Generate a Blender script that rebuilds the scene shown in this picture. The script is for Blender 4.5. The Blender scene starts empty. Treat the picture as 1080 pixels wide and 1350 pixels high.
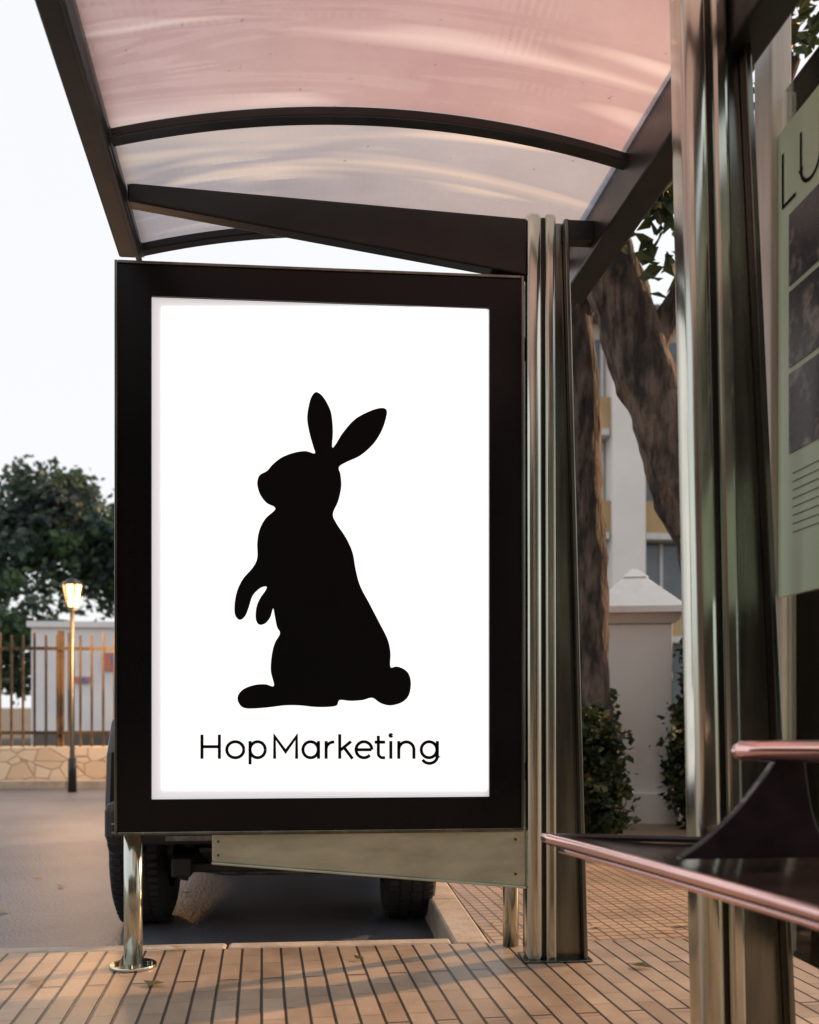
import bpy, math, random
from mathutils import Vector, geometry, noise
from math import sin, cos, pi, radians
scene=bpy.context.scene
random.seed(7)

# ---------------------------------------------------------------- materials
def newmat(name):
    m=bpy.data.materials.new(name); m.use_nodes=True
    nt=m.node_tree; b=nt.nodes['Principled BSDF']
    return m,nt,b
def N(nt,t,**kw):
    n=nt.nodes.new(t)
    for k,v in kw.items():
        if k in n.inputs: n.inputs[k].default_value=v
        else: setattr(n,k,v)
    return n
def pmat(name,c1,c2=None,rough=.5,metal=0,nscale=6,bump=0,stretch=(1,1,1),detail=6,rvar=.12,coat=0,spec=None,bscale=None,emit=0,ramp=(.35,.65),bdist=.02):
    m,nt,b=newmat(name); L=nt.links.new
    if c2 is None: c2=tuple(x*.8 for x in c1)
    tc=N(nt,'ShaderNodeTexCoord'); mp=N(nt,'ShaderNodeMapping'); mp.inputs['Scale'].default_value=stretch
    L(tc.outputs['Object'],mp.inputs['Vector'])
    no=N(nt,'ShaderNodeTexNoise',Scale=nscale,Detail=detail,Roughness=.6); L(mp.outputs[0],no.inputs['Vector'])
    cr=N(nt,'ShaderNodeValToRGB'); cr.color_ramp.elements[0].position=ramp[0]; cr.color_ramp.elements[1].position=ramp[1]
    cr.color_ramp.elements[0].color=(*c1,1); cr.color_ramp.elements[1].color=(*c2,1)
    L(no.outputs['Fac'],cr.inputs[0]); L(cr.outputs[0],b.inputs['Base Color'])
    mr=N(nt,'ShaderNodeMapRange'); mr.inputs['To Min'].default_value=max(0,rough-rvar); mr.inputs['To Max'].default_value=min(1,rough+rvar)
    L(no.outputs['Fac'],mr.inputs['Value']); L(mr.outputs[0],b.inputs['Roughness'])
    b.inputs['Metallic'].default_value=metal
    b.inputs['Coat Weight'].default_value=coat
    if spec is not None: b.inputs['Specular IOR Level'].default_value=spec
    if bump:
        n2=N(nt,'ShaderNodeTexNoise',Scale=bscale or nscale*4,Detail=5); L(mp.outputs[0],n2.inputs['Vector'])
        bp=N(nt,'ShaderNodeBump',Strength=bump,Distance=bdist); L(n2.outputs['Fac'],bp.inputs['Height']); L(bp.outputs[0],b.inputs['Normal'])
    if emit:
        L(cr.outputs[0],b.inputs['Emission Color']); b.inputs['Emission Strength'].default_value=emit
    return m
M={}
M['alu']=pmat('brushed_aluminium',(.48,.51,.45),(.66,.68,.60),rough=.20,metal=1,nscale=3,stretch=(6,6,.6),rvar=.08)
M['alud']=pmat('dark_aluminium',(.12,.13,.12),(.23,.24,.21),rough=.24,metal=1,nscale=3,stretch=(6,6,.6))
M['plate']=pmat('galvanised_plate',(.48,.53,.43),(.66,.70,.58),rough=.38,metal=.75,nscale=5,stretch=(1,1,3),bump=.03)
M['black']=pmat('black_enamel',(.005,.005,.006),(.007,.007,.008),rough=.20,nscale=2,rvar=.06,spec=.22)
M['darkpaint']=pmat('dark_roof_paint',(.011,.012,.013),(.019,.019,.020),rough=.34,nscale=5,bump=.04,spec=.4)
M['chrome']=pmat('pink_sheen_steel',(.84,.50,.47),(.95,.66,.62),rough=.14,metal=1,nscale=4,rvar=.05)  # pink reflections are painted into the steel colour
M['seat']=pmat('dark_glossy_seat',(.016,.012,.014),(.035,.022,.024),rough=.16,nscale=9,bump=.05,rvar=.08)
M['ink']=pmat('black_ink',(.004,.004,.005),(.005,.005,.006),rough=.7,spec=.1)
M['rubber']=pmat('tyre_rubber',(.026,.026,.026),(.042,.042,.040),rough=.85,bump=.2,nscale=20)
M['carpaint']=pmat('car_paint_dark',(.010,.010,.012),(.015,.015,.017),rough=.22,coat=.3,nscale=2)
M['plastic']=pmat('black_plastic',(.02,.02,.02),(.032,.032,.031),rough=.5,bump=.1,nscale=14)
M['underm']=pmat('under_metal',(.26,.25,.24),(.08,.075,.07),rough=.45,metal=.5,nscale=14)
M['carglass']=pmat('car_glass',(.01,.012,.014),(.012,.014,.016),rough=.06,rvar=.02)
M['lens']=pmat('headlight_lens',(.5,.5,.5),(.6,.6,.6),rough=.08,rvar=.03,coat=1)
M['rim']=pmat('wheel_rim',(.3,.3,.3),(.36,.36,.36),rough=.35,metal=1)
M['white_wall']=pmat('white_plaster',(.74,.75,.80),(.83,.84,.88),rough=.85,nscale=1.5,bump=.05)
M['pillar']=pmat('painted_masonry',(.74,.69,.65),(.90,.87,.84),rough=.8,nscale=3,bump=.15,stretch=(1,1,.5),ramp=(.25,.5))
M['beige']=pmat('beige_render',(.50,.44,.36),(.60,.54,.45),rough=.9,nscale=.6)
M['pale']=pmat('pale_render',(.70,.67,.65),(.78,.75,.73),rough=.9,nscale=.6)
M['ochre']=pmat('ochre_parapet',(.36,.25,.12),(.46,.33,.18),rough=.9,nscale=1)
M['dimwall']=pmat('dark_brick',(.10,.095,.09),(.16,.15,.14),rough=.9,nscale=.8)
M['bwin']=pmat('window_glass',(.06,.075,.09),(.14,.17,.19),rough=.12,nscale=.5)
M['winframe']=pmat('window_frame',(.5,.5,.5),(.6,.6,.6),rough=.6)
M['fence']=pmat('fence_paint',(.13,.085,.04),(.04,.032,.025),rough=.55,nscale=2.2,ramp=(.45,.55))
M['bark']=pmat('bark',(.030,.023,.020),(.16,.12,.095),rough=.95,nscale=5,bump=1,stretch=(2.2,2.2,.55),bscale=8,ramp=(.42,.62),bdist=.09)
M['twig']=pmat('twig',(.04,.03,.02),(.07,.05,.035),rough=.95)
M['earth']=pmat('earth',(.10,.085,.06),(.16,.13,.09),rough=1,nscale=2,bump=.3)
M['kerb']=pmat('kerb_stone',(.36,.30,.24),(.50,.42,.34),rough=.8,nscale=9,bump=.2)
M['red']=pmat('red_reflector',(.55,.05,.04),(.45,.04,.03),rough=.8)
M['green_sheet']=pmat('green_notice',(.46,.60,.44),(.54,.68,.52),rough=.4,nscale=1)
M['photo']=pmat('notice_photo',(.015,.015,.018),(.24,.21,.19),rough=.3,nscale=14,ramp=(.5,.62))
M['trim']=pmat('beige_trim',(.50,.46,.41),(.68,.63,.56),rough=.4,nscale=4,stretch=(4,4,.5))
M['bluesign']=pmat('faded_sign',(.12,.2,.42),(.6,.2,.15),rough=.6,nscale=3,ramp=(.48,.52))
M['poster']=pmat('backlit_poster',(.86,.86,.87),(.87,.87,.88),rough=.5,nscale=.8,emit=1.0,spec=.1)
M['lightbox']=pmat('lightbox_diffuser',(.78,.78,.80),(.84,.84,.86),rough=.5,nscale=.8,emit=.62,spec=.1)
m,nt,b=newmat('lamp_glass_lit'); b.inputs['Base Color'].default_value=(1,.8,.5,1); b.inputs['Emission Color'].default_value=(1,.50,.16,1); b.inputs['Emission Strength'].default_value=3.2; M['lamp']=m

def leafmat(name,c,tr=.35):
    m,nt,b=newmat(name); L=nt.links.new
    oi=N(nt,'ShaderNodeTexCoord'); no=N(nt,'ShaderNodeTexNoise',Scale=1.3,Detail=3); L(oi.outputs['Object'],no.inputs['Vector'])
    cr=N(nt,'ShaderNodeValToRGB'); cr.color_ramp.elements[0].position=.35; cr.color_ramp.elements[1].position=.65
    cr.color_ramp.elements[0].color=(c[0]*.6,c[1]*.6,c[2]*.6,1); cr.color_ramp.elements[1].color=(c[0]*1.35,c[1]*1.3,c[2]*1.2,1)
    L(no.outputs['Fac'],cr.inputs[0]); L(cr.outputs[0],b.inputs['Base Color']); b.inputs['Roughness'].default_value=.5
    t=N(nt,'ShaderNodeBsdfTranslucent'); L(cr.outputs[0],t.inputs[0])
    mx=N(nt,'ShaderNodeMixShader'); mx.inputs[0].default_value=tr
    L(b.outputs[0],mx.inputs[1]); L(t.outputs[0],mx.inputs[2]); L(mx.outputs[0],nt.nodes['Material Output'].inputs[0])
    return m
LM=[leafmat('leaf_dark',(.030,.050,.020)),leafmat('leaf_mid',(.06,.095,.030)),leafmat('leaf_olive',(.12,.115,.035))]
LF=[leafmat('far_leaf_dark',(.042,.072,.072)),leafmat('far_leaf_mid',(.07,.11,.09)),leafmat('far_leaf_green',(.08,.14,.06))]  # bluish haze of distance is put into these leaf colours

# polycarbonate
def polymat(name,ca,cb,cs,tr):
    m,nt,b=newmat(name); L=nt.links.new
    tc=N(nt,'ShaderNodeTexCoord'); no=N(nt,'ShaderNodeTexNoise',Scale=1.6,Detail=6,Roughness=.65); L(tc.outputs['Object'],no.inputs['Vector'])
    cr=N(nt,'ShaderNodeValToRGB'); cr.color_ramp.elements[0].position=.3; cr.color_ramp.elements[1].position=.7
    cr.color_ramp.elements[0].color=(*ca,1); cr.color_ramp.elements[1].color=(*cb,1); L(no.outputs['Fac'],cr.inputs[0])
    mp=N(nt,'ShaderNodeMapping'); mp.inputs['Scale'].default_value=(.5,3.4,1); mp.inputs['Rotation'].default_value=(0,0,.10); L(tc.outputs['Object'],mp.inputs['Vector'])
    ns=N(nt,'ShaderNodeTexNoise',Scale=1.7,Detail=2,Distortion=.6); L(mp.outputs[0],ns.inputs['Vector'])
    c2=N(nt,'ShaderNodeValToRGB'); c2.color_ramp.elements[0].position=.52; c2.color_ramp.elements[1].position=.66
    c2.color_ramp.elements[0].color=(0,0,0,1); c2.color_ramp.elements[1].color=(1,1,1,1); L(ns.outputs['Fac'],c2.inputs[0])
    mc=N(nt,'ShaderNodeMix'); mc.data_type='RGBA'; L(c2.outputs[0],mc.inputs[0]); L(cr.outputs[0],mc.inputs[6]); mc.inputs[7].default_value=(*cs,1)  # pale glare streaks painted into the panel colour
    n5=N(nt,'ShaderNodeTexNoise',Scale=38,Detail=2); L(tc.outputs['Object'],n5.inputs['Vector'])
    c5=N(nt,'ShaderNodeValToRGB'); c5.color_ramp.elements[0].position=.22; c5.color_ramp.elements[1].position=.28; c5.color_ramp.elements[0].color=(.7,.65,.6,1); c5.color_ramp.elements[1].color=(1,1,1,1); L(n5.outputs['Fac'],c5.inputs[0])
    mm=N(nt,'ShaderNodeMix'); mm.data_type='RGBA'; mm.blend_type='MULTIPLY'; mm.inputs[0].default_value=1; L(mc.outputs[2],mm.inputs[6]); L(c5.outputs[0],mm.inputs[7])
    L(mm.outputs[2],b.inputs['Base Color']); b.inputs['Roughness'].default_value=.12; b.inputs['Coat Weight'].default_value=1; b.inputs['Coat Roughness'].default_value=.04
    wv=N(nt,'ShaderNodeTexWave',Scale=14.0,Distortion=.15); wv.bands_direction='X'; L(tc.outputs['Object'],wv.inputs['Vector'])
    bp0=N(nt,'ShaderNodeBump',Strength=.6,Distance=.10); L(ns.outputs['Fac'],bp0.inputs['Height'])
    bp=N(nt,'ShaderNodeBump',Strength=.12,Distance=.004); L(wv.outputs['Fac'],bp.inputs['Height']); L(bp0.outputs[0],bp.inputs['Normal']); L(bp.outputs[0],b.inputs['Normal']); L(bp.outputs[0],b.inputs['Coat Normal'])
    t=N(nt,'ShaderNodeBsdfTranslucent'); L(mm.outputs[2],t.inputs[0])
    mx=N(nt,'ShaderNodeMixShader'); mx.inputs[0].default_value=tr
    L(b.outputs[0],mx.inputs[1]); L(t.outputs[0],mx.inputs[2]); L(mx.outputs[0],nt.nodes['Material Output'].inputs[0]); return m
M['poly']=polymat('pink_lit_polycarbonate',(.46,.32,.34),(.58,.44,.45),(.80,.68,.68),.70)  # front bay: red light is put into the pink base colour
M['poly2']=polymat('pale_lit_polycarbonate',(.38,.38,.43),(.50,.50,.56),(.74,.68,.64),.70)  # rear bays: paler copy, weaker red light painted into the colour

# glass pane
m,nt,b=newmat('clear_glass_pane'); L=nt.links.new
tr=N(nt,'ShaderNodeBsdfTransparent'); tr.inputs[0].default_value=(.9,.95,.92,1)
gl=N(nt,'ShaderNodeBsdfGlossy',Roughness=.04); fr=N(nt,'ShaderNodeFresnel',IOR=1.45)
mx=N(nt,'ShaderNodeMixShader'); L(fr.outputs[0],mx.inputs[0]); L(tr.outputs[0],mx.inputs[1]); L(gl.outputs[0],mx.inputs[2]); L(mx.outputs[0],nt.nodes['Material Output'].inputs[0]); M['glass']=m

def paving(name,bw,rh,mort,c1,c2,cm,off=.5,rough=.5,sub=None):
    m,nt,b=newmat(name); L=nt.links.new
    tc=N(nt,'ShaderNodeTexCoord'); mp=N(nt,'ShaderNodeMapping')
    mp.inputs['Rotation'].default_value=(0,0,radians(90-3.5))
    L(tc.outputs['Object'],mp.inputs['Vector'])
    def brick(bw,rh,mort,a,b_,c,off):
        br=N(nt,'ShaderNodeTexBrick'); br.offset=off
        br.inputs['Scale'].default_value=1; br.inputs['Brick Width'].default_value=bw; br.inputs['Row Height'].default_value=rh
        br.inputs['Mortar Size'].default_value=mort; br.inputs['Mortar Smooth'].default_value=.5; br.inputs['Bias'].default_value=0
        br.inputs['Color1'].default_value=(*a,1); br.inputs['Color2'].default_value=(*b_,1); br.inputs['Mortar'].default_value=(*c,1)
        L(mp.outputs[0],br.inputs['Vector']); return br
    br=brick(bw,rh,mort,c1,c2,cm,off); col=br.outputs['Color']
    if sub:
        b2=brick(sub,rh,.0028,(1,1,1),(.76,.74,.72),(.42,.38,.35),.5)
        m2=N(nt,'ShaderNodeMix'); m2.data_type='RGBA'; m2.blend_type='MULTIPLY'; m2.inputs[0].default_value=1; L(col,m2.inputs[6]); L(b2.outputs['Color'],m2.inputs[7]); col=m2.outputs[2]
    no=N(nt,'ShaderNodeTexNoise',Scale=2.5,Detail=9,Roughness=.7); L(tc.outputs['Object'],no.inputs['Vector'])
    cr=N(nt,'ShaderNodeValToRGB'); cr.color_ramp.elements[0].position=.3; cr.color_ramp.elements[1].position=.62
    cr.color_ramp.elements[0].color=(.55,.54,.53,1); cr.color_ramp.elements[1].color=(1,1,1,1); L(no.outputs['Fac'],cr.inputs[0])
    mu=N(nt,'ShaderNodeMix'); mu.data_type='RGBA'; mu.blend_type='MULTIPLY'; mu.inputs[0].default_value=1
    L(col,mu.inputs[6]); L(cr.outputs[0],mu.inputs[7]); L(mu.outputs[2],b.inputs['Base Color'])
    n2=N(nt,'ShaderNodeTexNoise',Scale=90,Detail=4); L(tc.outputs['Object'],n2.inputs['Vector'])
    iv=N(nt,'ShaderNodeMath',operation='SUBTRACT'); iv.inputs[0].default_value=1; L(br.outputs['Fac'],iv.inputs[1])
    ad=N(nt,'ShaderNodeMath',operation='MULTIPLY_ADD'); ad.inputs[1].default_value=.25; L(n2.outputs['Fac'],ad.inputs[0]); L(iv.outputs[0],ad.inputs[2])
    bp=N(nt,'ShaderNodeBump',Strength=.8,Distance=.006); L(ad.outputs[0],bp.inputs['Height']); L(bp.outputs[0],b.inputs['Normal'])
    mr=N(nt,'ShaderNodeMapRange'); mr.inputs['To Min'].default_value=rough-.15; mr.inputs['To Max'].default_value=rough+.2; L(no.outputs['Fac'],mr.inputs[0]); L(mr.outputs[0],b.inputs['Roughness'])
    return m
M['strips']=paving('grooved_paving',1.3,.066,.0055,(.50,.38,.28),(.42,.32,.235),(.08,.06,.045),off=.37,rough=.42,sub=.198)
M['setts']=paving('small_tile_paving',.055,.055,.006,(.52,.34,.21),(.44,.29,.18),(.18,.115,.07),off=0,rough=.42)

m,nt,b=newmat('asphalt'); L=nt.links.new
tc=N(nt,'ShaderNodeTexCoord'); no=N(nt,'ShaderNodeTexNoise',Scale=.7,Detail=8,Roughness=.65); L(tc.outputs['Object'],no.inputs['Vector'])
cr=N(nt,'ShaderNodeValToRGB'); cr.color_ramp.elements[0].position=.35; cr.color_ramp.elements[1].position=.68
cr.color_ramp.elements[0].color=(.11,.115,.14,1); cr.color_ramp.elements[1].color=(.20,.205,.235,1); L(no.outputs['Fac'],cr.inputs[0])
n4=N(nt,'ShaderNodeTexNoise',Scale=160,Detail=2); L(tc.outputs['Object'],n4.inputs['Vector'])
c4=N(nt,'ShaderNodeValToRGB'); c4.color_ramp.elements[0].position=.35; c4.color_ramp.elements[1].position=.6; c4.color_ramp.elements[0].color=(.6,.6,.6,1); c4.color_ramp.elements[1].color=(1.1,1.1,1.1,1); L(n4.outputs['Fac'],c4.inputs[0])
mu=N(nt,'ShaderNodeMix'); mu.data_type='RGBA'; mu.blend_type='MULTIPLY'; mu.inputs[0].default_value=1; L(cr.outputs[0],mu.inputs[6]); L(c4.outputs[0],mu.inputs[7]); L(mu.outputs[2],b.inputs['Base Color'])
n2=N(nt,'ShaderNodeTexNoise',Scale=70,Detail=4); L(tc.outputs['Object'],n2.inputs['Vector'])
bp=N(nt,'ShaderNodeBump',Strength=.6,Distance=.01); L(n2.outputs['Fac'],bp.inputs['Height']); L(bp.outputs[0],b.inputs['Normal']); b.inputs['Roughness'].default_value=.45; M['asphalt']=m

m,nt,b=newmat('rubble_stone'); L=nt.links.new
tc=N(nt,'ShaderNodeTexCoord'); mp=N(nt,'ShaderNodeMapping'); mp.inputs['Scale'].default_value=(1,1,1.6); L(tc.outputs['Object'],mp.inputs['Vector'])
vo=N(nt,'ShaderNodeTexVoronoi',Scale=4.0); vo.feature='DISTANCE_TO_EDGE'; L(mp.outputs[0],vo.inputs['Vector'])
v2=N(nt,'ShaderNodeTexVoronoi',Scale=4.0); L(mp.outputs[0],v2.inputs['Vector'])
c2=N(nt,'ShaderNodeValToRGB'); c2.color_ramp.elements[0].color=(.62,.48,.33,1); c2.color_ramp.elements[1].color=(.80,.70,.56,1); L(v2.outputs['Color'],c2.inputs[0])
cr=N(nt,'ShaderNodeValToRGB'); cr.color_ramp.elements[0].position=.0; cr.color_ramp.elements[1].position=.05; cr.color_ramp.elements[0].color=(.62,.55,.48,1); cr.color_ramp.elements[1].color=(1,1,1,1); L(vo.outputs['Distance'],cr.inputs[0])
mu=N(nt,'ShaderNodeMix'); mu.data_type='RGBA'; mu.blend_type='MULTIPLY'; mu.inputs[0].default_value=1; L(c2.outputs[0],mu.inputs[6]); L(cr.outputs[0],mu.inputs[7]); L(mu.outputs[2],b.inputs['Base Color'])
bp=N(nt,'ShaderNodeBump',Strength=.6,Distance=.03); L(cr.outputs[0],bp.inputs['Height']); L(bp.outputs[0],b.inputs['Normal']); b.inputs['Roughness'].default_value=.9; M['rubble']=m

# ---------------------------------------------------------------- helpers
def grp(name):
    e=bpy.data.objects.new(name,None); scene.collection.objects.link(e); e.empty_display_size=.2; return e
def mk(name,verts,faces,mat,parent=None,smooth=False,bevel=0,seg=2,mats=None,idx=None):
    me=bpy.data.meshes.new(name); me.from_pydata([tuple(v) for v in verts],[],faces); me.validate(); me.update()
    for mm in (mats or [mat]): me.materials.append(mm)
    if idx: me.polygons.foreach_set('material_index',idx)
    if smooth: me.polygons.foreach_set('use_smooth',[True]*len(me.polygons))
    o=bpy.data.objects.new(name,me); scene.collection.objects.link(o)
    if parent: o.parent=parent
    if bevel:
        md=o.modifiers.new('bevel','BEVEL'); md.width=bevel; md.segments=seg; md.limit_method='ANGLE'; md.angle_limit=radians(35)
    return o
BF=[(0,3,2,1),(4,5,6,7),(0,1,5,4),(1,2,6,5),(2,3,7,6),(3,0,4,7)]
def box(name,x0,x1,y0,y1,z0,z1,mat,parent=None,bevel=0):
    return mk(name,[(x0,y0,z0),(x1,y0,z0),(x1,y1,z0),(x0,y1,z0),(x0,y0,z1),(x1,y0,z1),(x1,y1,z1),(x0,y1,z1)],BF,mat,parent,bevel=bevel)
def prism(name,bot,top,mat,parent=None,bevel=0,smooth=False):
    n=len(bot); f=[tuple(range(n-1,-1,-1)),tuple(range(n,2*n))]+[(i,(i+1)%n,n+(i+1)%n,n+i) for i in range(n)]
    return mk(name,list(bot)+list(top),f,mat,parent,bevel=bevel,smooth=smooth)
def multibox(name,boxes,mat,parent=None,bevel=0):
    V=[];F=[]
    for (x0,x1,y0,y1,z0,z1) in boxes:
        k=len(V); V+=[(x0,y0,z0),(x1,y0,z0),(x1,y1,z0),(x0,y1,z0),(x0,y0,z1),(x1,y0,z1),(x1,y1,z1),(x0,y1,z1)]
        F+=[tuple(i+k for i in f) for f in BF]
    return mk(name,V,F,mat,parent,bevel=bevel)
def tube(name,pts,radii,mat,parent=None,n=14,wob=0,lump=0):
    V=[];F=[]; pts=[Vector(p) for p in pts]
    if not isinstance(radii,(list,tuple)): radii=[radii]*len(pts)
    up=None
    for i,p in enumerate(pts):
        d=(pts[min(i+1,len(pts)-1)]-pts[max(i-1,0)]).normalized()
        if up is None: up=Vector((1,0,0)) if abs(d.x)<.8 else Vector((0,0,1))
        a=(up-d*up.dot(d)).normalized(); up=a; b2=d.cross(a)
        for j in range(n):
            t=2*pi*j/n; r=radii[i]*(1+wob*random.uniform(-1,1)); q=p+a*cos(t)*r+b2*sin(t)*r
            if lump: q+= (q-p)*lump*(noise.noise(Vector((q.x*4,q.y*4,q.z*1.6)))+.5*noise.noise(q*9))
            V.append(q)
    for i in range(len(pts)-1):
        for j in range(n): F.append((i*n+j,i*n+(j+1)%n,(i+1)*n+(j+1)%n,(i+1)*n+j))
    F.append(tuple(range(n-1,-1,-1))); F.append(tuple((len(pts)-1)*n+j for j in range(n)))
    return mk(name,V,F,mat,parent,smooth=True)
def crom(pts,n=6,closed=True):
    out=[]; L_=len(pts); rng=range(L_) if closed else range(L_-1)
    g=(lambda i:pts[i%L_]) if closed else (lambda i:pts[max(0,min(L_-1,i))])
    for i in rng:
        p0,p1,p2,p3=[Vector(g(i+k)) for k in(-1,0,1,2)]
        for s in range(n):
            t=s/n
            out.append(.5*((2*p1)+(p2-p0)*t+(2*p0-5*p1+4*p2-p3)*t*t+(3*p1-p0-3*p2+p3)*t**3))
    if not closed: out.append(Vector(pts[-1]))
    return out
def disc(name,c,r,h,mat,parent,axis='Z',n=28,bevel=0):
    V=[]
    for s in (0,h):
        for i in range(n):
            t=2*pi*i/n
            if axis=='Z': V.append((c[0]+r*cos(t),c[1]+r*sin(t),c[2]+s))
            elif axis=='X': V.append((c[0]+s,c[1]+r*cos(t),c[2]+r*sin(t)))
            else: V.append((c[0]+r*cos(t),c[1]+s,c[2]+r*sin(t)))
    F=[tuple(range(n-1,-1,-1)),tuple(range(n,2*n))]+[(i,(i+1)%n,n+(i+1)%n,n+i) for i in range(n)]
    return mk(name,V,F,mat,parent,bevel=bevel)
def foliage(name,clumps,size,mats,parent=None,seed=1,weights=(4,4,2)):
    R=random.Random(seed); V=[];F=[];I=[]
    for (cx,cy,cz,rx,ry,rz,nsub,nleaf,sr) in clumps:
        for _ in range(nsub):
            while True:
                q=Vector((R.uniform(-1,1),R.uniform(-1,1),R.uniform(-1,1)))
                if .25<q.length<1: break
            c=Vector((cx+q.x*rx,cy+q.y*ry,cz+q.z*rz)); ss=sr*R.uniform(.5,1.2); tone=R.choices([0,1,2],weights)[0]
            for _ in range(nleaf):
                p=c+Vector((R.gauss(0,ss),R.gauss(0,ss),R.gauss(0,ss*.7)))
                a=Vector((R.gauss(0,1),R.gauss(0,1),R.gauss(0,.7))).normalized(); b_=a.cross(Vector((R.gauss(0,1),R.gauss(0,1),R.gauss(0,1)))).normalized()
                s=size*R.uniform(.55,1.25); k=len(V); w=s*.36; nrm=a.cross(b_)*s*.12
                V+=[p-a*s*.5,p-a*s*.05+b_*w+nrm,p+a*s*.55,p-a*s*.05-b_*w+nrm]
                F.append((k,k+1,k+2)); F.append((k,k+2,k+3)); mi=tone if R.random()<.75 else R.choice([0,1,2]); I+=[mi,mi]
    return mk(name,V,F,None,parent,mats=mats,idx=I)

# ---------------------------------------------------------------- ground
mk('ground',[(-300,-300,-.16),(300,-300,-.16),(300,400,-.16),(-300,400,-.16)],[(0,1,2,3)],M['earth'])
mk('road',[(-90,3.3,-.125),(30,3.3,-.125),(30,11.98,-.125),(-90,11.98,-.125)],[(0,1,2,3)],M['asphalt'])
sw=grp('sidewalk')
KX=.47; KY=3.46
box('paving_front',-30,30,-9,KY,-.155,0,M['strips'],sw)
box('paving_side',KX+.131,30,KY+.002,7.2,-.155,-.001,M['setts'],sw)
box('soil_bed',KX+.131,30,7.203,12,-.155,-.02,M['earth'],sw)
kb=grp('kerb')
multibox('kerb_front',[(KX-.002-(i+1)*.8,KX-.002-i*.8-.005,KY+.003,KY+.085,-.15,.002) for i in range(24)],M['kerb'],kb,bevel=.012)
multibox('kerb_side',[(KX,KX+.128,KY+.003+i*.8,KY+.003+i*.8+.794,-.15,.003) for i in range(11)],M['kerb'],kb,bevel=.012)
multibox('kerb_far',[(-24+i*1.0,-24+i*1.0+.993,11.82,11.97,-.15,-.03) for i in range(27)],M['kerb'],kb,bevel=.015)
R=random.Random(3); V=[];F=[];I=[]
for i in range(90):
    x=R.uniform(-2.2,2.4); y=R.uniform(2.2,6.5)
    if R.random()<.5: y=R.uniform(3.56,3.75)
    on = y<KY or x>KX+.14
    if KY<=y<KY+.09 or KX-.02<x<KX+.14: continue
    z=(.006 if on else -.118); t=R.uniform(0,6.28); s=R.uniform(.02,.045); k=len(V)
    for (a,b_) in ((-1,0),(0,-.5),(1,0),(0,.5)): V.append((x+s*(a*cos(t)-b_*sin(t)),y+s*(a*sin(t)+b_*cos(t)),z+R.uniform(0,.010)))
    F.append((k,k+1,k+2,k+3)); I.append(R.choice([0,1]))
mk('fallen_leaves',V,F,None,None,mats=[LM[2],M['ochre']],idx=I)

# ---------------------------------------------------------------- advertising panel
ap=grp('advertising_panel')
X0,X1,Z0,Z1=-.651,.657,.445,2.264; px0,px1,pz0,pz1=-.546,.551,.548,2.164; Y=3.2
multibox('frame_border',[(X0,px0,Y,Y+.10,Z0,Z1),(px1,X1,Y,Y+.10,Z0,Z1),(px0+.0002,px1-.0002,Y,Y+.10,pz1,Z1),(px0+.0002,px1-.0002,Y,Y+.10,Z0,pz0)],M['black'],ap)
multibox('outer_edging',[(X0-.010,X0-.0005,Y-.006,Y+.11,Z0-.010,Z1+.010),(X1+.0005,X1+.010,Y-.006,Y+.11,Z0-.010,Z1+.010),(X0,X1,Y-.006,Y+.11,Z1+.0005,Z1+.010),(X0,X1,Y-.006,Y+.11,Z0-.010,Z0-.0005)],M['alud'],ap,bevel=.002)
box('panel_back',X0+.001,X1-.001,Y+.101,Y+.13,Z0+.001,Z1-.001,M['darkpaint'],ap,bevel=.01)
mk('lightbox_diffuser',[(px0,Y+.012,pz0),(px1,Y+.012,pz0),(px1,Y+.012,pz1),(px0,Y+.012,pz1)],[(0,1,2,3)],M['lightbox'],ap)
def art(u,v,y):   # artwork drawing units (1080-wide layout sheet) to the poster plane
    a=(u-540)/1290; return (3.2*(a+.0893)/(1-.0893*a), y, .85+(930-v)/1290*3.2*1.004/(1-.0893*a))
mk('poster_sheet',[art(213,1042,Y+.008),art(643,1042,Y+.008),art(643,403,Y+.008),art(213,403,Y+.008)],[(0,1,2,3)],M['poster'],ap)
rab=[(415,597),(413,588),(408,570),(405,550),(408,530),(412,520),(417,516),(424,520),(431,530),(437,545),(439,568),(438,588),(442,586),(452,570),(468,552),(488,541),(503,537),(510,540),(509,551),(503,568),(492,585),(475,600),(458,608),(447,615),(449,625),(450,641),(446,660),(439,677),(444,690),(456,708),(465,728),(469,750),(475,772),(487,795),(500,820),(511,842),(515,860),(515,879),(523,878.5),(533,882),(540,890),(542,903),(539,917),(530,926),(515,930),(502,927),(491,920),(478,923),(462,924),(448,923),(444,930),(433,932),(415,932),(395,930),(375,930),(350,933),(325,934),(316,929),(313,919),(320,909),(335,903),(350,902),(361,904),(357,885),(358,865),(362,848),(369,835),(365,826),(362,811),(360,802),(356,814),(349,822),(341,823),(337,815),(338,800),(343,788),(350,778),(351,773),(343,775),(333,785),(328,800),(323,812),(316,817),(310,811),(309,798),(312,780),(320,763),(333,748),(339,735),(339,715),(342,698),(350,683),(363,670),(352,663),(345,655),(341,647),(339,636),(342,626),(352,620),(360,611),(372,602),(388,596),(403,594)]
rp=crom(rab,5); tri=geometry.tessellate_polygon([[Vector((p.x,p.y,0)) for p in rp]])
mk('rabbit_silhouette',[art(p.x,p.y,Y+.0065) for p in rp],[tuple(t) for t in tri],M['ink'],ap)
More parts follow.
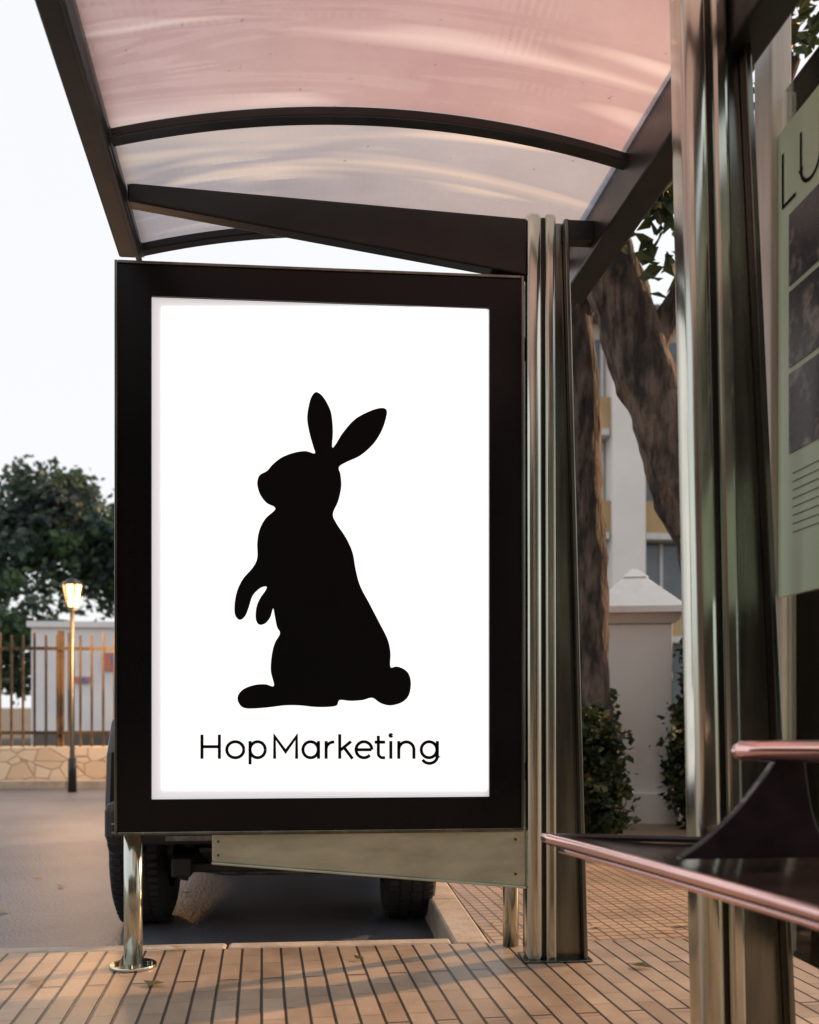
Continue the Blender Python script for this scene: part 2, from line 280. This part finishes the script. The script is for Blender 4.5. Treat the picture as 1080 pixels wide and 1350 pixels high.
def ribbon(V,F,pts,w,conv):
    pts=[Vector(p) for p in pts]; k=len(V); n=len(pts)
    for i,p in enumerate(pts):
        d1=(pts[i]-pts[i-1]).normalized() if i>0 else None; d2=(pts[i+1]-pts[i]).normalized() if i<n-1 else None
        d=((d1 or d2)+(d2 or d1)).normalized(); nn=Vector((-d.y,d.x)); c=nn.dot(Vector((-(d1 or d2).y,(d1 or d2).x)))
        o=nn*(w/2)/max(.4,c); V.append(conv(p+o)); V.append(conv(p-o))
    for i in range(n-1): F.append((k+2*i,k+2*i+1,k+2*i+3,k+2*i+2))
def arc(cx,cy,rx,ry,a0,a1,n=22): return [(cx+rx*cos(radians(a0+(a1-a0)*i/n)),cy+ry*sin(radians(a0+(a1-a0)*i/n))) for i in range(n+1)]
S=[]
S+=[[(266,968.5),(266,1000.5)],[(289,968.5),(289,1000.5)],[(266,984.5),(289,984.5)]]
S+=[arc(310,988.5,11.3,10.6,0,360)]
S+=[[(329.5,977),(329.5,1008)],arc(339.5,988.5,10.2,10.6,0,360)]
S+=[[(362,1000.5),(362,971),(376.5,991),(391,971),(391,1000.5)]]
S+=[arc(409.5,988.5,10.2,10.6,0,360),[(420,977),(420,1000.5)]]
S+=[[(430,977),(430,1000.5)],arc(440,988,10,9.7,180,275,10)]
S+=[[(448,968),(448,1000.5)],[(463,977.5),(449,989)],[(454,986),(465,1000.5)]]
S+=[[(470,988.5),(490,988.5)],arc(480,988.5,10.5,10.6,0,-318,24)]
S+=[[(499,970),(499,993)]+arc(505,993.5,6,5.6,180,90,8)+[(508,999)],[(494,978.5),(508,978.5)]]
S+=[[(515.5,977),(515.5,1000.5)],arc(515.5,969.6,1.1,1.1,0,360,10)]
S+=[[(526,977),(526,1000.5)],arc(536,988.5,10,10.3,180,360,16)+[(546,1000.5)]]
S+=[arc(566,988.5,10.4,10.6,0,360),[(577,977),(577,997)]+arc(566.5,997,10.5,9.5,0,150,14)]
V=[];F=[]
for s in S: ribbon(V,F,s,4.1,lambda p:art(p.x,p.y,Y+.0065))
mk('poster_lettering',V,F,M['ink'],ap)
tube('support_leg',[(-.612,Y+.05,.003),(-.612,Y+.05,.44)],.030,M['alu'],ap,n=28)
disc('leg_flange',(-.612,Y+.05,.001),.075,.010,M['alu'],ap,bevel=.003)
for i,(dx,dy) in enumerate([(-.053,0),(.053,0),(0,-.053),(0,.053)]): disc('flange_bolt_%d'%i,(-.612+dx,Y+.05+dy,.011),.008,.008,M['alud'],ap,n=8)
prism('gusset_plate',[(-.355,Y+.01,.345),(.675,Y+.01,.250),(.675,Y+.022,.250),(-.355,Y+.022,.345)],[(-.355,Y+.01,.432),(.675,Y+.01,.432),(.675,Y+.022,.432),(-.355,Y+.022,.432)],M['plate'],ap,bevel=.002)
prism('gusset_lip',[(-.355,Y-.004,.337),(.675,Y-.004,.242),(.675,Y+.03,.242),(-.355,Y+.03,.337)],[(-.355,Y-.004,.344),(.675,Y-.004,.249),(.675,Y+.03,.249),(-.355,Y+.03,.344)],M['plate'],ap,bevel=.002)
for i,(x,z) in enumerate([(-.335,.41),(-.335,.365),(.64,.405),(.64,.29)]): disc('rivet_%d'%i,(x,Y+.004,z),.0045,.006,M['alud'],ap,axis='Y',n=10)
tube('rear_leg',[(.665,3.42,.0),(.665,3.42,.46)],.028,M['alu'],ap,n=20)
multibox('side_bracket',[(.668,.676,Y+.02,Y+.08,.60,.66),(.668,.676,Y+.02,Y+.08,2.02,2.08),(.56,.66,Y+.03,Y+.06,2.275,2.295)],M['alud'],ap,bevel=.002)

# ---------------------------------------------------------------- shelter
sh=grp('bus_shelter')
def column(tag,xl,yc,w,ztop,lean,sx=1.0):
    def pts(x0,x1,y0,y1,z,dx): return [(x0+dx,y0,z),(x1+dx,y0,z),(x1+dx,y1,z),(x0+dx,y1,z)]
    a=w*.27
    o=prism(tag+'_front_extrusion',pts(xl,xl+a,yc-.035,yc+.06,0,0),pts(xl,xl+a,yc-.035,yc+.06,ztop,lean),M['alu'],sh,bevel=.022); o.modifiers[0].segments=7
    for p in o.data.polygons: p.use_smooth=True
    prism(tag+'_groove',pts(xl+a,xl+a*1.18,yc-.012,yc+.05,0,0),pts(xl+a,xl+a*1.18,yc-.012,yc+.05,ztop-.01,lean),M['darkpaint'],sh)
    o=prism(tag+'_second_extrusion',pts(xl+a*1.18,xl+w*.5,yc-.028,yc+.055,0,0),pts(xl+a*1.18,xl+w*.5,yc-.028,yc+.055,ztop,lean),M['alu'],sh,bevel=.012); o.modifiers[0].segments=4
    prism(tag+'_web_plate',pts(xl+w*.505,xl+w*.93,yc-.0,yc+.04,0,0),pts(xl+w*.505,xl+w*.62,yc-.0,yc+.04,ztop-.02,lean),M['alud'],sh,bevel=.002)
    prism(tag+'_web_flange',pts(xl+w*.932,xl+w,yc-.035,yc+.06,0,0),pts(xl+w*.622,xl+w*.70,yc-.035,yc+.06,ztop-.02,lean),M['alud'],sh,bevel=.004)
    box(tag+'_base_plate',xl-.012,xl+w+.012,yc-.05,yc+.08,.001,.008,M['alud'],sh,bevel=.003)
column('rear_column',.676,3.22,.205,2.485,-.004)
column('near_column',.868,2.20,.226,2.60,-.055)
def xc(y): return .145-.055*(y-3.2)
HW=.768
def rz(s): return 2.50+.10*(1-s*s)
V=[];F=[];I=[];nx=40;ys=[.2+i*.0425 for i in range(81)]
for y in ys:
    for i in range(nx+1):
        s=-1+2*i/nx; V.append((xc(y)+s*HW,y,rz(s)+.012))
for j in range(len(ys)-1):
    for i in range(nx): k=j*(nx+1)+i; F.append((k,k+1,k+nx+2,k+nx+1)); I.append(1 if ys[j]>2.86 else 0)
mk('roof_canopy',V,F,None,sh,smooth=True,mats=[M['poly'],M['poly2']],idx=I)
def arch(tag,y,w,h,dz=0,mat='darkpaint'):
    V=[];F=[];n=40
    for i in range(n+1):
        s=-1+2*i/n
        for (dy,dzz) in ((0,-h),(w,-h),(w,0),(0,0)): V.append((xc(y)+s*HW,y+dy,rz(s)+dzz+dz))
    for i in range(n):
        for j in range(4): F.append((i*4+j,i*4+(j+1)%4,i*4+4+(j+1)%4,i*4+4+j))
    F+= [(0,1,2,3),(n*4+3,n*4+2,n*4+1,n*4)]
    mk(tag,V,F,M[mat],sh,bevel=.004)
for i,y in enumerate((.25,1.1,1.96,2.86,3.56)): arch('roof_arch_%d'%i,y,.05,.028)
def rail(tag,xa,w,z0,z1,ya=.15,yb=3.64,sl=-.055):
    prism(tag,[(xa+sl*(ya-3.2),ya,z0),(xa+w+sl*(ya-3.2),ya,z0),(xa+w+sl*(yb-3.2),yb,z0),(xa+sl*(yb-3.2),yb,z0)],
        [(xa+sl*(ya-3.2),ya,z1),(xa+w+sl*(ya-3.2),ya,z1),(xa+w+sl*(yb-3.2),yb,z1),(xa+sl*(yb-3.2),yb,z1)],M['darkpaint'],sh,bevel=.008)
rail('roof_rail_street',-.712,.088,2.478,2.545)
rail('roof_rail_lip',-.650,.022,2.462,2.477)
rail('roof_rail_back',.902,.095,2.37,2.53,sl=-.03)
prism('cantilever_beam',[(-.62,3.19,2.462),(.675,3.19,2.275),(.675,3.25,2.275),(-.62,3.25,2.462)],[(-.62,3.19,2.520),(.675,3.19,2.462),(.675,3.25,2.462),(-.62,3.25,2.520)],M['darkpaint'],sh,bevel=.006)
box('cantilever_stub',.80,.905,3.195,3.25,2.40,2.468,M['darkpaint'],sh,bevel=.005)
box('back_glass_pane',1.125,1.131,.2,2.30,.25,2.35,M['glass'],sh)

# ---------------------------------------------------------------- notice board
nb=grp('notice_board')
box('board_post',1.095,1.150,2.31,2.405,0,2.95,M['trim'],nb,bevel=.006)
box('board_sheet',1.112,1.124,1.15,2.306,1.115,2.245,M['green_sheet'],nb)
ph=[]
for r,(a_,b_) in enumerate(((1.85,2.02),(1.655,1.835),(1.45,1.64))):
    for c_ in range(3): ph.append((1.109,1.1115,2.245-.30*c_-.27,2.245-.30*c_,a_,b_))
multibox('board_photos',ph,M['photo'],nb)
V=[];F=[]; cv=lambda p:(1.1105,p.x,p.y)
for s in ([(2.28,2.185),(2.28,2.055),(2.215,2.055)],[(2.19,2.185),(2.19,2.10)]+[(2.145+.045*cos(radians(a)),2.10+.045*sin(radians(a))) for a in range(0,-181,-15)]+[(2.10,2.185)],[(2.06,2.055),(2.06,2.185),(1.97,2.055),(1.97,2.185)],[(1.94,2.055),(1.89,2.185),(1.84,2.055)]): ribbon(V,F,s,.009,cv)
for r in range(8): ribbon(V,F,[(2.23,1.40-.020*r),(1.98+.04*(r%3),1.40-.020*r)],.0018,cv)
mk('board_lettering',V,F,M['ink'],nb)

# ---------------------------------------------------------------- bench
be=grp('shelter_bench')
front=crom([(.505,2.175,.558),(.57,1.92,.560),(.63,1.67,.560),(.71,1.35,.558),(.79,.95,.558),(.83,.60,.558)],6,False)
V=[];F=[];n=len(front);m_=14
def seatp(i,j,low):
    f=front[i]; t=j/m_; q=i/(n-1); back=Vector((1.08+.05*q,2.03-1.45*q,.558))
    p=f.lerp(back,t); dip=.014*sin(pi*t); z=p.z-dip
    if low: z=z-.034+.012*(1-min(1,t*6))
    return (p.x,p.y,z)
for low in (0,1):
    for i in range(n):
        for j in range(m_+1): V.append(seatp(i,j,low))
o2=n*(m_+1)
for i in range(n-1):
    for j in range(m_):
        k=i*(m_+1)+j; F.append((k,k+1,k+m_+2,k+m_+1)); F.append((o2+k,o2+k+m_+1,o2+k+m_+2,o2+k+1))
for i in range(n-1):
    k=i*(m_+1); F.append((k,k+m_+1,o2+k+m_+1,o2+k)); k+=m_; F.append((k,o2+k,o2+k+m_+1,k+m_+1))
for j in range(m_): F.append((j,o2+j,o2+j+1,j+1)); k=(n-1)*(m_+1)+j; F.append((k,k+1,o2+k+1,o2+k))
mk('seat',V,F,M['seat'],be,smooth=False)
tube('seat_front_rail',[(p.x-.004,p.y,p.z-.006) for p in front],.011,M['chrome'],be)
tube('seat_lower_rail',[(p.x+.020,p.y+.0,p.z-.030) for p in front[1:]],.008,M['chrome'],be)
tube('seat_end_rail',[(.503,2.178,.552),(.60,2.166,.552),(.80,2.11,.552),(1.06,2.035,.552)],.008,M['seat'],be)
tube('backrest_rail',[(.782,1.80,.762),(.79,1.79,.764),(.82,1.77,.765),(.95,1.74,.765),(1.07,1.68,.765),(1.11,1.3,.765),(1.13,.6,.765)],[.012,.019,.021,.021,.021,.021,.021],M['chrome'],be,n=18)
fin=crom([(.665,.562),(.72,.600),(.78,.655),(.83,.715),(.865,.756),(.905,.752),(.915,.70),(.93,.63),(.965,.562)],5,False)
prism('backrest_bracket',[(p.x,1.775,p.y) for p in fin],[(p.x,1.80,p.y) for p in fin],M['seat'],be,bevel=.004)
multibox('seat_legs',[(.93,.99,1.05,1.11,0,.53),(.93,.99,.70,.76,0,.53)],M['alud'],be,bevel=.006)

# ---------------------------------------------------------------- parked car
car=grp('parked_car'); CX=-.200; HB=.675
def side(profile,x0,x1,name,mat,bevel=.03):
    return prism(name,[(x0,y,z) for y,z in profile],[(x1,y,z) for y,z in profile],mat,car,bevel=bevel)
def wa(yc,zc,r,n=10): return [(yc-r*cos(pi*i/n),zc+r*sin(pi*i/n)) for i in range(n+1)]
zc=.225; wf,wr=4.56,6.85
prof=[(4.07,.26),(4.03,.45),(4.06,.66),(4.16,.80),(4.6,.87),(5.05,.92),(6.9,.95),(7.55,.93),(7.62,.6),(7.6,.25)]
prof+= [(wr+.46,.22)]+[(y,z) for y,z in reversed(wa(wr,zc,.43))]+[(wf+.5,.13)]+[(y,z) for y,z in reversed(wa(wf,zc,.43))]+[(wf-.46,.24)]
side(prof,CX-HB,CX-.52,'body_side_offside',M['carpaint'],.03)
side(prof,CX+.52,CX+HB,'body_side_nearside',M['carpaint'],.03)
midp=[(4.03,.34),(4.01,.45),(4.04,.66),(4.14,.81),(4.6,.885),(5.05,.93),(6.9,.96),(7.57,.93),(7.64,.6),(7.6,.28),(6,.22),(4.6,.26)]
side(midp,CX-.5198,CX+.5198,'body_centre',M['carpaint'],.02)
bw,tw=.62,.52
prism('cabin',[(CX-bw,4.95,.925),(CX+bw,4.95,.925),(CX+bw,7.5,.94),(CX-bw,7.5,.94)],[(CX-tw,5.58,1.46),(CX+tw,5.58,1.46),(CX+tw,7.3,1.48),(CX-tw,7.3,1.48)],M['carpaint'],car,bevel=.06)
def lerp(a,b,t): return tuple(a[i]+(b[i]-a[i])*t for i in range(3))
A,B,C_,D=(CX-bw,4.95,.925),(CX+bw,4.95,.925),(CX+tw,5.58,1.46),(CX-tw,5.58,1.46)
def quadin(A,B,C,D,u0,u1,v0,v1,off):
    def p(u,v): q=lerp(lerp(A,B,u),lerp(D,C,u),v); return (q[0]+off[0],q[1]+off[1],q[2]+off[2])
    return [p(u0,v0),p(u1,v0),p(u1,v1),p(u0,v1)]
mk('windscreen',quadin(A,B,C_,D,.07,.93,.1,.9,(0,-.006,.006)),[(0,1,2,3)],M['carglass'],car)
for sgn,nm in ((-1,'offside'),(1,'nearside')):
    a=(CX+sgn*bw,4.95,.925); b_=(CX+sgn*bw,7.5,.94); c=(CX+sgn*tw,7.3,1.48); d=(CX+sgn*tw,5.58,1.46)
    for i,(u0,u1) in enumerate(((.12,.46),(.50,.90))):
        mk('side_window_%s_%d'%(nm,i),quadin(a,b_,c,d,u0,u1,.15,.85,(sgn*.006,0,.002)),[(0,1,2,3)],M['carglass'],car)
    box('mirror_'+nm,CX+sgn*.69-.06,CX+sgn*.69+.06,5.15,5.22,.96,1.08,M['plastic'],car,bevel=.03)
    box('headlight_'+nm,CX+sgn*.46-.12,CX+sgn*.46+.12,4.012,4.05,.58,.70,M['lens'],car,bevel=.02)
    tube('fog_lamp_'+nm,[(CX+sgn*.44,3.995,.40),(CX+sgn*.44,4.04,.40)],.05,M['lens'],car)
box('bumper',CX-.665,CX+.665,3.96,4.12,.29,.47,M['plastic'],car,bevel=.04)
multibox('bumper_slots',[(CX-.42,CX+.42,3.953,3.97,.31+.05*i,.330+.05*i) for i in range(3)]+[(CX-.63,CX-.46,3.953,3.97,.34,.35),(CX-.63,CX-.46,3.953,3.97,.375,.385)],M['underm'],car,bevel=.004)
multibox('grille_bars',[(CX-.32,CX+.32,4.0,4.03,.52+.05*i,.545+.05*i) for i in range(4)],M['plastic'],car,bevel=.005)
box('number_plate',CX-.24,CX+.24,3.944,3.952,.37,.46,M['white_wall'],car)
for y,tag in ((wf,'front'),(wr,'rear')):
    for sgn in (-1,1):
        xo=CX+sgn*.70; xi=CX+sgn*.47; lr='l' if sgn<0 else 'r'
        V=[];F=[];prf=[(0,.20),(0.0,.32),(.02,.345),(.06,.352),(.160,.352),(.200,.345),(.220,.32),(.220,.20)];nn=40
        for i in range(nn):
            t=2*pi*i/nn
            for (dx,r) in prf: V.append((xo-sgn*dx,y+r*cos(t),zc+r*sin(t)))
        P=len(prf)
        for i in range(nn):
            for j in range(P-1): a=i*P+j; b_=((i+1)%nn)*P+j; F.append((a,a+1,b_+1,b_))
        mk('tyre_%s_%s'%(tag,lr),V,F,M['rubber'],car,smooth=True)
        V=[];F=[]
        for i in range(64):
            t=2*pi*i/64; dt=.03
            for q_,(a0,a1) in enumerate(((.015,.055),(.062,.105),(.115,.158),(.165,.205))):
                k=len(V); tt0=t+(.03 if q_%2 else 0)
                for r in (.345,.357):
                    for (dx,tt) in ((a0,tt0-dt),(a1,tt0-dt),(a1,tt0+dt),(a0,tt0+dt)): V.append((xo-sgn*dx,y+r*cos(tt),zc+r*sin(tt)))
                F+=[tuple(q+k for q in f) for f in BF]
        mk('tread_%s_%s'%(tag,lr),V,F,M['rubber'],car)
        disc('rim_%s_%s'%(tag,lr),(xo-sgn*.03-.01,y,zc),.21,.02,M['rim'],car,axis='X',bevel=.004)
        disc('hub_%s_%s'%(tag,lr),(xi+sgn*.02-.03,y,zc),.14,.06,M['underm'],car,axis='X')
    tube('axle_'+tag,[(CX-.48,y,zc-.02),(CX-.15,y,zc-.04),(CX,y,zc-.05),(CX+.15,y,zc-.04),(CX+.48,y,zc-.02)],[.035,.04,.11,.04,.035],M['underm'],car)
multibox('chassis_rails',[(CX-.42,CX-.34,4.10,7.4,.14,.22),(CX+.34,CX+.42,4.10,7.4,.14,.22),(CX-.40,CX+.40,4.16,4.20,.15,.19)],M['plastic'],car,bevel=.008)
prism('skid_plate',[(CX-.30,4.06,.25),(CX+.30,4.06,.25),(CX+.24,4.42,.10),(CX-.24,4.42,.10)],[(CX-.30,4.06,.27),(CX+.30,4.06,.27),(CX+.24,4.42,.12),(CX-.24,4.42,.12)],M['plastic'],car,bevel=.004)
tube('steering_link',[(CX-.46,4.36,.15),(CX-.2,4.33,.12),(CX+.2,4.33,.12),(CX+.46,4.36,.15)],.014,M['underm'],car)
for sgn in(-1,1):
    tube('damper_%d'%(sgn+1),[(CX+sgn*.42,4.40,.08),(CX+sgn*.36,4.44,.40)],.03,M['underm'],car)
    tube('suspension_arm_%d'%(sgn+1),[(CX+sgn*.48,4.45,.10),(CX+sgn*.20,4.62,.16),(CX+sgn*.18,4.9,.18)],.024,M['underm'],car)
tube('exhaust',[(CX+.2,4.7,.13),(CX+.22,5.6,.10),(CX+.25,7.4,.12)],.035,M['underm'],car)

# ---------------------------------------------------------------- street lamp
sl=grp('street_lamp'); lx,ly=-2.80,11.3
tube('pole',[(lx,ly,-.12),(lx,ly,.25),(lx,ly,.26),(lx,ly,1.92)],[.05,.045,.028,.024],M['darkpaint'],sl)
def frus(name,z0,z1,r0,r1,mat,n=6):
    prism(name,[(lx+r0*cos(2*pi*i/n),ly+r0*sin(2*pi*i/n),z0) for i in range(n)],[(lx+r1*cos(2*pi*i/n),ly+r1*sin(2*pi*i/n),z1) for i in range(n)],mat,sl)
frus('collar',1.92,1.96,.05,.05,M['darkpaint']); frus('lantern_glass',1.962,2.20,.055,.105,M['lamp']); frus('lantern_cap',2.203,2.27,.13,.05,M['darkpaint'])
for i in range(6):
    t=2*pi*i/6; tube('lantern_rib_%d'%i,[(lx+.062*cos(t),ly+.062*sin(t),1.96),(lx+.112*cos(t),ly+.112*sin(t),2.205)],.010,M['darkpaint'],sl,n=5)
pl=bpy.data.lights.new('lantern_bulb','POINT'); pl.energy=130; pl.color=(1,.52,.20); pl.shadow_soft_size=.12
po=bpy.data.objects.new('lantern_bulb',pl); scene.collection.objects.link(po); po.location=(lx+.16,ly-.1,1.86); po.parent=sl

# ---------------------------------------------------------------- left background
box('stone_wall',-30,3.2,12,12.4,-.16,.35,M['rubble'],None)
fe=grp('iron_fence')
multibox('fence_pickets',[(-14+i*.135,-14+i*.135+.024,12.15,12.18,.352,1.70+.03*((i*7)%3==0)) for i in range(125)],M['fence'],fe)
multibox('fence_rails',[(-14,3,12.185,12.21,.50,.54),(-14,3,12.185,12.21,1.52,1.56)],M['fence'],fe)
multibox('fence_posts',[(-14+i*2.7,-14+i*2.7+.06,12.215,12.30,.352,1.76) for i in range(7)],M['fence'],fe)
wb=grp('white_building')
box('walls',-5.75,2.0,20,27,-.15,2.40,M['white_wall'],wb); box('parapet',-5.82,2.07,19.93,27.07,2.403,2.52,M['white_wall'],wb)
multibox('windows',[(-3.2,-2.2,19.96,20.05,.9,1.9),(-.8,.4,19.96,20.05,.9,1.9)],M['bwin'],wb)
multibox('sign_board',[(-4.35,-3.75,19.94,19.98,1.55,1.9),(-4.9,-4.6,19.94,19.98,1.3,1.42)],M['bluesign'],wb)
box('dark_base',-5.7,2.0,19.95,20,-.14,.28,M['dimwall'],wb)
wl=grp('wall_lamp'); tube('lamp_arm',[(-3.85,19.99,.75),(-3.85,19.86,.78)],.02,M['darkpaint'],wl)
bpy.ops.mesh.primitive_uv_sphere_add(radius=.10,location=(-3.85,19.78,.74)); o=bpy.context.object; o.name='lamp_globe'; o.data.materials.append(M['lamp']); o.parent=wl
def tree(name,trunk,rad,branches,clumps,size,mats,seed,w=(4,4,2)):
    g=grp(name); random.seed(seed)
    tube('trunk',trunk,rad,M['bark'],g,n=36,wob=.012,lump=.28)
    for i,(p,r) in enumerate(branches): tube('limb_%d'%i,crom(p,4,False),[r[0]+(r[-1]-r[0])*k/(4*(len(p)-1)) for k in range(4*(len(p)-1)+1)],M['bark'],g,n=12,wob=.03)
    foliage('crown',clumps,size,mats,g,seed,w); return g
cl=[]
for (cx,cy,cz,r) in [(-9.2,29,5.6,1.5),(-7.9,29,6.6,1.3),(-7.0,28.5,5.6,1.5),(-6.0,29,5.4,1.5),(-10.8,29,5.0,1.8),(-5.0,30,4.2,1.9),(-8.6,28,4.0,2.2),(-12.5,30,5.5,2.4),(-15,31,5.0,2.8),(-3,30,3.5,1.8)]:
    cl.append((cx,cy,cz,r,r,r*.85,36,56,.34))
foliage('background_trees',cl,.26,LF,None,11)
cl=[(-9.2,25,2.7,1.5,1,1.3,45,60,.25),(-7.4,25,2.3,1.2,1,1.1,35,60,.25),(-11.5,25,2.8,1.6,1,1.4,45,60,.25)]
foliage('background_shrubs',cl,.2,[LF[1],LF[2],LF[2]],None,13)

# ---------------------------------------------------------------- right background
tr1=crom([(2.95,6.0,-.1),(2.72,6.02,.9),(2.46,6.0,1.85),(2.32,5.98,2.19),(2.13,6.0,2.66),(1.97,6.03,3.13),(1.80,6.0,3.6),(1.66,6.05,4.3),(1.72,6.1,5.2)],8,False)
tree('plane_tree',tr1,[.23-.0010*i for i in range(len(tr1))],
 [([(2.0,6,3.0),(2.5,5.8,3.9),(2.8,5.6,4.7)],[.10,.07,.04]),([(1.75,6,3.8),(1.4,5.6,4.8),(1.1,5.4,5.8)],[.11,.08,.04]),([(2.3,5.9,3.7),(2.15,5.5,3.9),(2.0,5.2,3.8)],[.03,.02,.01])],
 [(1.98,5.3,3.78,.30,.3,.46,22,20,.10),(2.75,5.5,4.8,.6,.6,.5,14,22,.13),(2.3,5.6,5.2,1.0,.9,.6,26,28,.16),(1.7,6.2,6.0,1.8,1.4,.9,46,30,.2)],.125,LM,21)
tr2=crom([(1.80,6.5,-.1),(1.79,6.5,.7),(1.76,6.5,1.4),(1.78,6.5,2.0),(1.74,6.5,2.6),(1.68,6.45,3.6),(1.5,6.4,4.6)],8,False)
tree('plane_tree.001',tr2,[.17-.0012*i for i in range(len(tr2))],
 [([(1.7,6.45,3.4),(1.95,6.3,4.1),(2.1,6.2,4.9)],[.08,.06,.03])],
 [(1.4,6.8,5.5,1.4,1.2,.8,34,30,.2)],.125,LM,22)
gp=grp('gate_pillar'); gx,gy=2.33,7.15; ar=radians(-14); PR=.25
def sq(r,z): return [(gx+r*(cx_*cos(ar)-cy_*sin(ar)),gy+r*(cx_*sin(ar)+cy_*cos(ar)),z) for cx_,cy_ in ((-1,-1),(1,-1),(1,1),(-1,1))]
prism('shaft',sq(PR,-.1),sq(PR,1.44),M['pillar'],gp,bevel=.01)
prism('plinth',sq(PR+.035,-.1),sq(PR+.035,.22),M['pillar'],gp,bevel=.01)
prism('moulding',sq(PR+.02,1.442),sq(PR+.075,1.51),M['pillar'],gp,bevel=.006)
prism('cap_slab',sq(.365,1.512),sq(.365,1.565),M['pillar'],gp,bevel=.006)
prism('cap_pyramid',sq(.335,1.567),sq(.08,1.80),M['pillar'],gp,bevel=.004)
prism('cap_tip',sq(.095,1.802),sq(.02,1.87),M['pillar'],gp)
hd=grp('hedge')
foliage('hedge_leaves',[(1.68,6.0,.36,.16,.2,.46,60,60,.06),(1.86,6.7,.50,.12,.2,.60,50,60,.06),(2.60,6.6,.60,.12,.2,.65,80,60,.06),(2.80,6.7,.80,.20,.25,.80,110,60,.07),(3.15,6.9,.8,.3,.3,.8,90,60,.09),(3.9,7.9,1.05,.7,.45,.95,150,60,.11),(5.2,7.9,1.0,.8,.5,1.0,130,60,.12)],.062,LM,hd,31,(6,3,1))
for i,(x,y) in enumerate([(1.68,6.0),(1.86,6.7),(2.60,6.65),(2.8,6.75),(2.95,6.8),(3.6,7.8),(3.9,7.8),(4.8,7.8)]): tube('stem_%d'%i,[(x,y,-.05),(x+.05,y,.4),(x-.02,y+.05,.8)],[.03,.02,.01],M['twig'],hd,n=6)
ab=grp('apartment_building')
box('walls',6.9,34,26,38,-.15,11.2,M['beige'],ab); box('roof_slab',6.4,34.5,25.4,38.5,11.203,11.55,M['dimwall'],ab)
multibox('pilasters',[(7.65+i*4.6,8.55+i*4.6,25.3,25.999,-.1,11.2) for i in range(6)],M['pale'],ab)
win=[];par=[];frm=[]
for f in range(4):
    for i in range(-1,6):
        x=8.6+i*4.6; z=.9+f*2.75; xl=max(x,6.95); xr=x+3.6
        win.append((xl,xr-.1,25.95,25.998,z,z+1.6)); par.append((xl-.02,xr+.04,25.45,25.99,z-.95,z-.10)); frm+=[(xl+.55,xl+.63,25.9,25.949,z,z+1.6),(xr-1.1,xr-1.02,25.9,25.949,z,z+1.6),(xl,xr,25.40,25.99,z-1.12,z-.953)]
multibox('windows',win,M['bwin'],ab); multibox('balcony_parapets',par,M['ochre'],ab); multibox('window_frames',frm,M['winframe'],ab)

# ---------------------------------------------------------------- behind the camera: unseen street side, building added to darken reflections
bb=grp('unseen_apartment_building')
box('walls',-22,16,-20,-13,-.15,9.5,M['dimwall'],bb)  # walls darkened to keep reflections dim
w2=[];a2=[]
for f in range(3):
    for i in range(11): w2.append((-20.5+i*3.2,-19+i*3.2,-13.05,-12.95,1.0+f*3,2.9+f*3))
for i in range(5): a2.append((-19+i*6.5,-14.5+i*6.5,-12.98,-11.9,2.95,3.3))
multibox('windows',w2,M['bwin'],bb); multibox('added_awnings',a2,M['red'],bb)  # unseen red awnings added to give red reflections
foliage('unseen_street_trees',[(-9,-9,4.5,2.5,1.5,1.8,60,50,.35),(-2,-9.5,4.8,2.5,1.5,1.8,60,50,.35),(5,-9,4.4,2.5,1.5,1.8,60,50,.35)],.28,LM,None,41)

# ---------------------------------------------------------------- light
w=bpy.data.worlds.new('World'); scene.world=w; w.use_nodes=True; nt=w.node_tree; bg=nt.nodes['Background']
az=66; el=22
sk=nt.nodes.new('ShaderNodeTexSky'); sk.sky_type='NISHITA'; sk.sun_disc=False; sk.sun_elevation=radians(el); sk.sun_rotation=radians(az); sk.dust_density=3; sk.air_density=1.2
mx=nt.nodes.new('ShaderNodeMix'); mx.data_type='RGBA'; mx.inputs[0].default_value=.88; mx.inputs[7].default_value=(8.9,9.0,9.15,1)
nt.links.new(sk.outputs[0],mx.inputs[6]); nt.links.new(mx.outputs[2],bg.inputs[0]); bg.inputs[1].default_value=.118
sd=bpy.data.lights.new('sun','SUN'); sd.energy=5.0; sd.angle=radians(1.5); sd.color=(1,.56,.26)
so=bpy.data.objects.new('sun',sd); scene.collection.objects.link(so)
d=Vector((sin(radians(az))*cos(radians(el)),cos(radians(az))*cos(radians(el)),sin(radians(el)))); so.rotation_euler=(-d).to_track_quat('-Z','Y').to_euler(); so.location=d*20

# ---------------------------------------------------------------- camera
cd=bpy.data.cameras.new('camera'); co=bpy.data.objects.new('camera',cd); scene.collection.objects.link(co); scene.camera=co
co.location=(0,0,.85); co.rotation_euler=(radians(90),0,radians(-5.1)); cd.sensor_fit='AUTO'; cd.sensor_width=36; cd.lens=1290/1350*36
cd.shift_y=255/1350; cd.clip_end=1000; cd.clip_start=.05
cd.dof.use_dof=True; cd.dof.focus_distance=3.25; cd.dof.aperture_fstop=2.8
scene.view_settings.view_transform='Standard'; scene.view_settings.look='None'; scene.view_settings.exposure=0
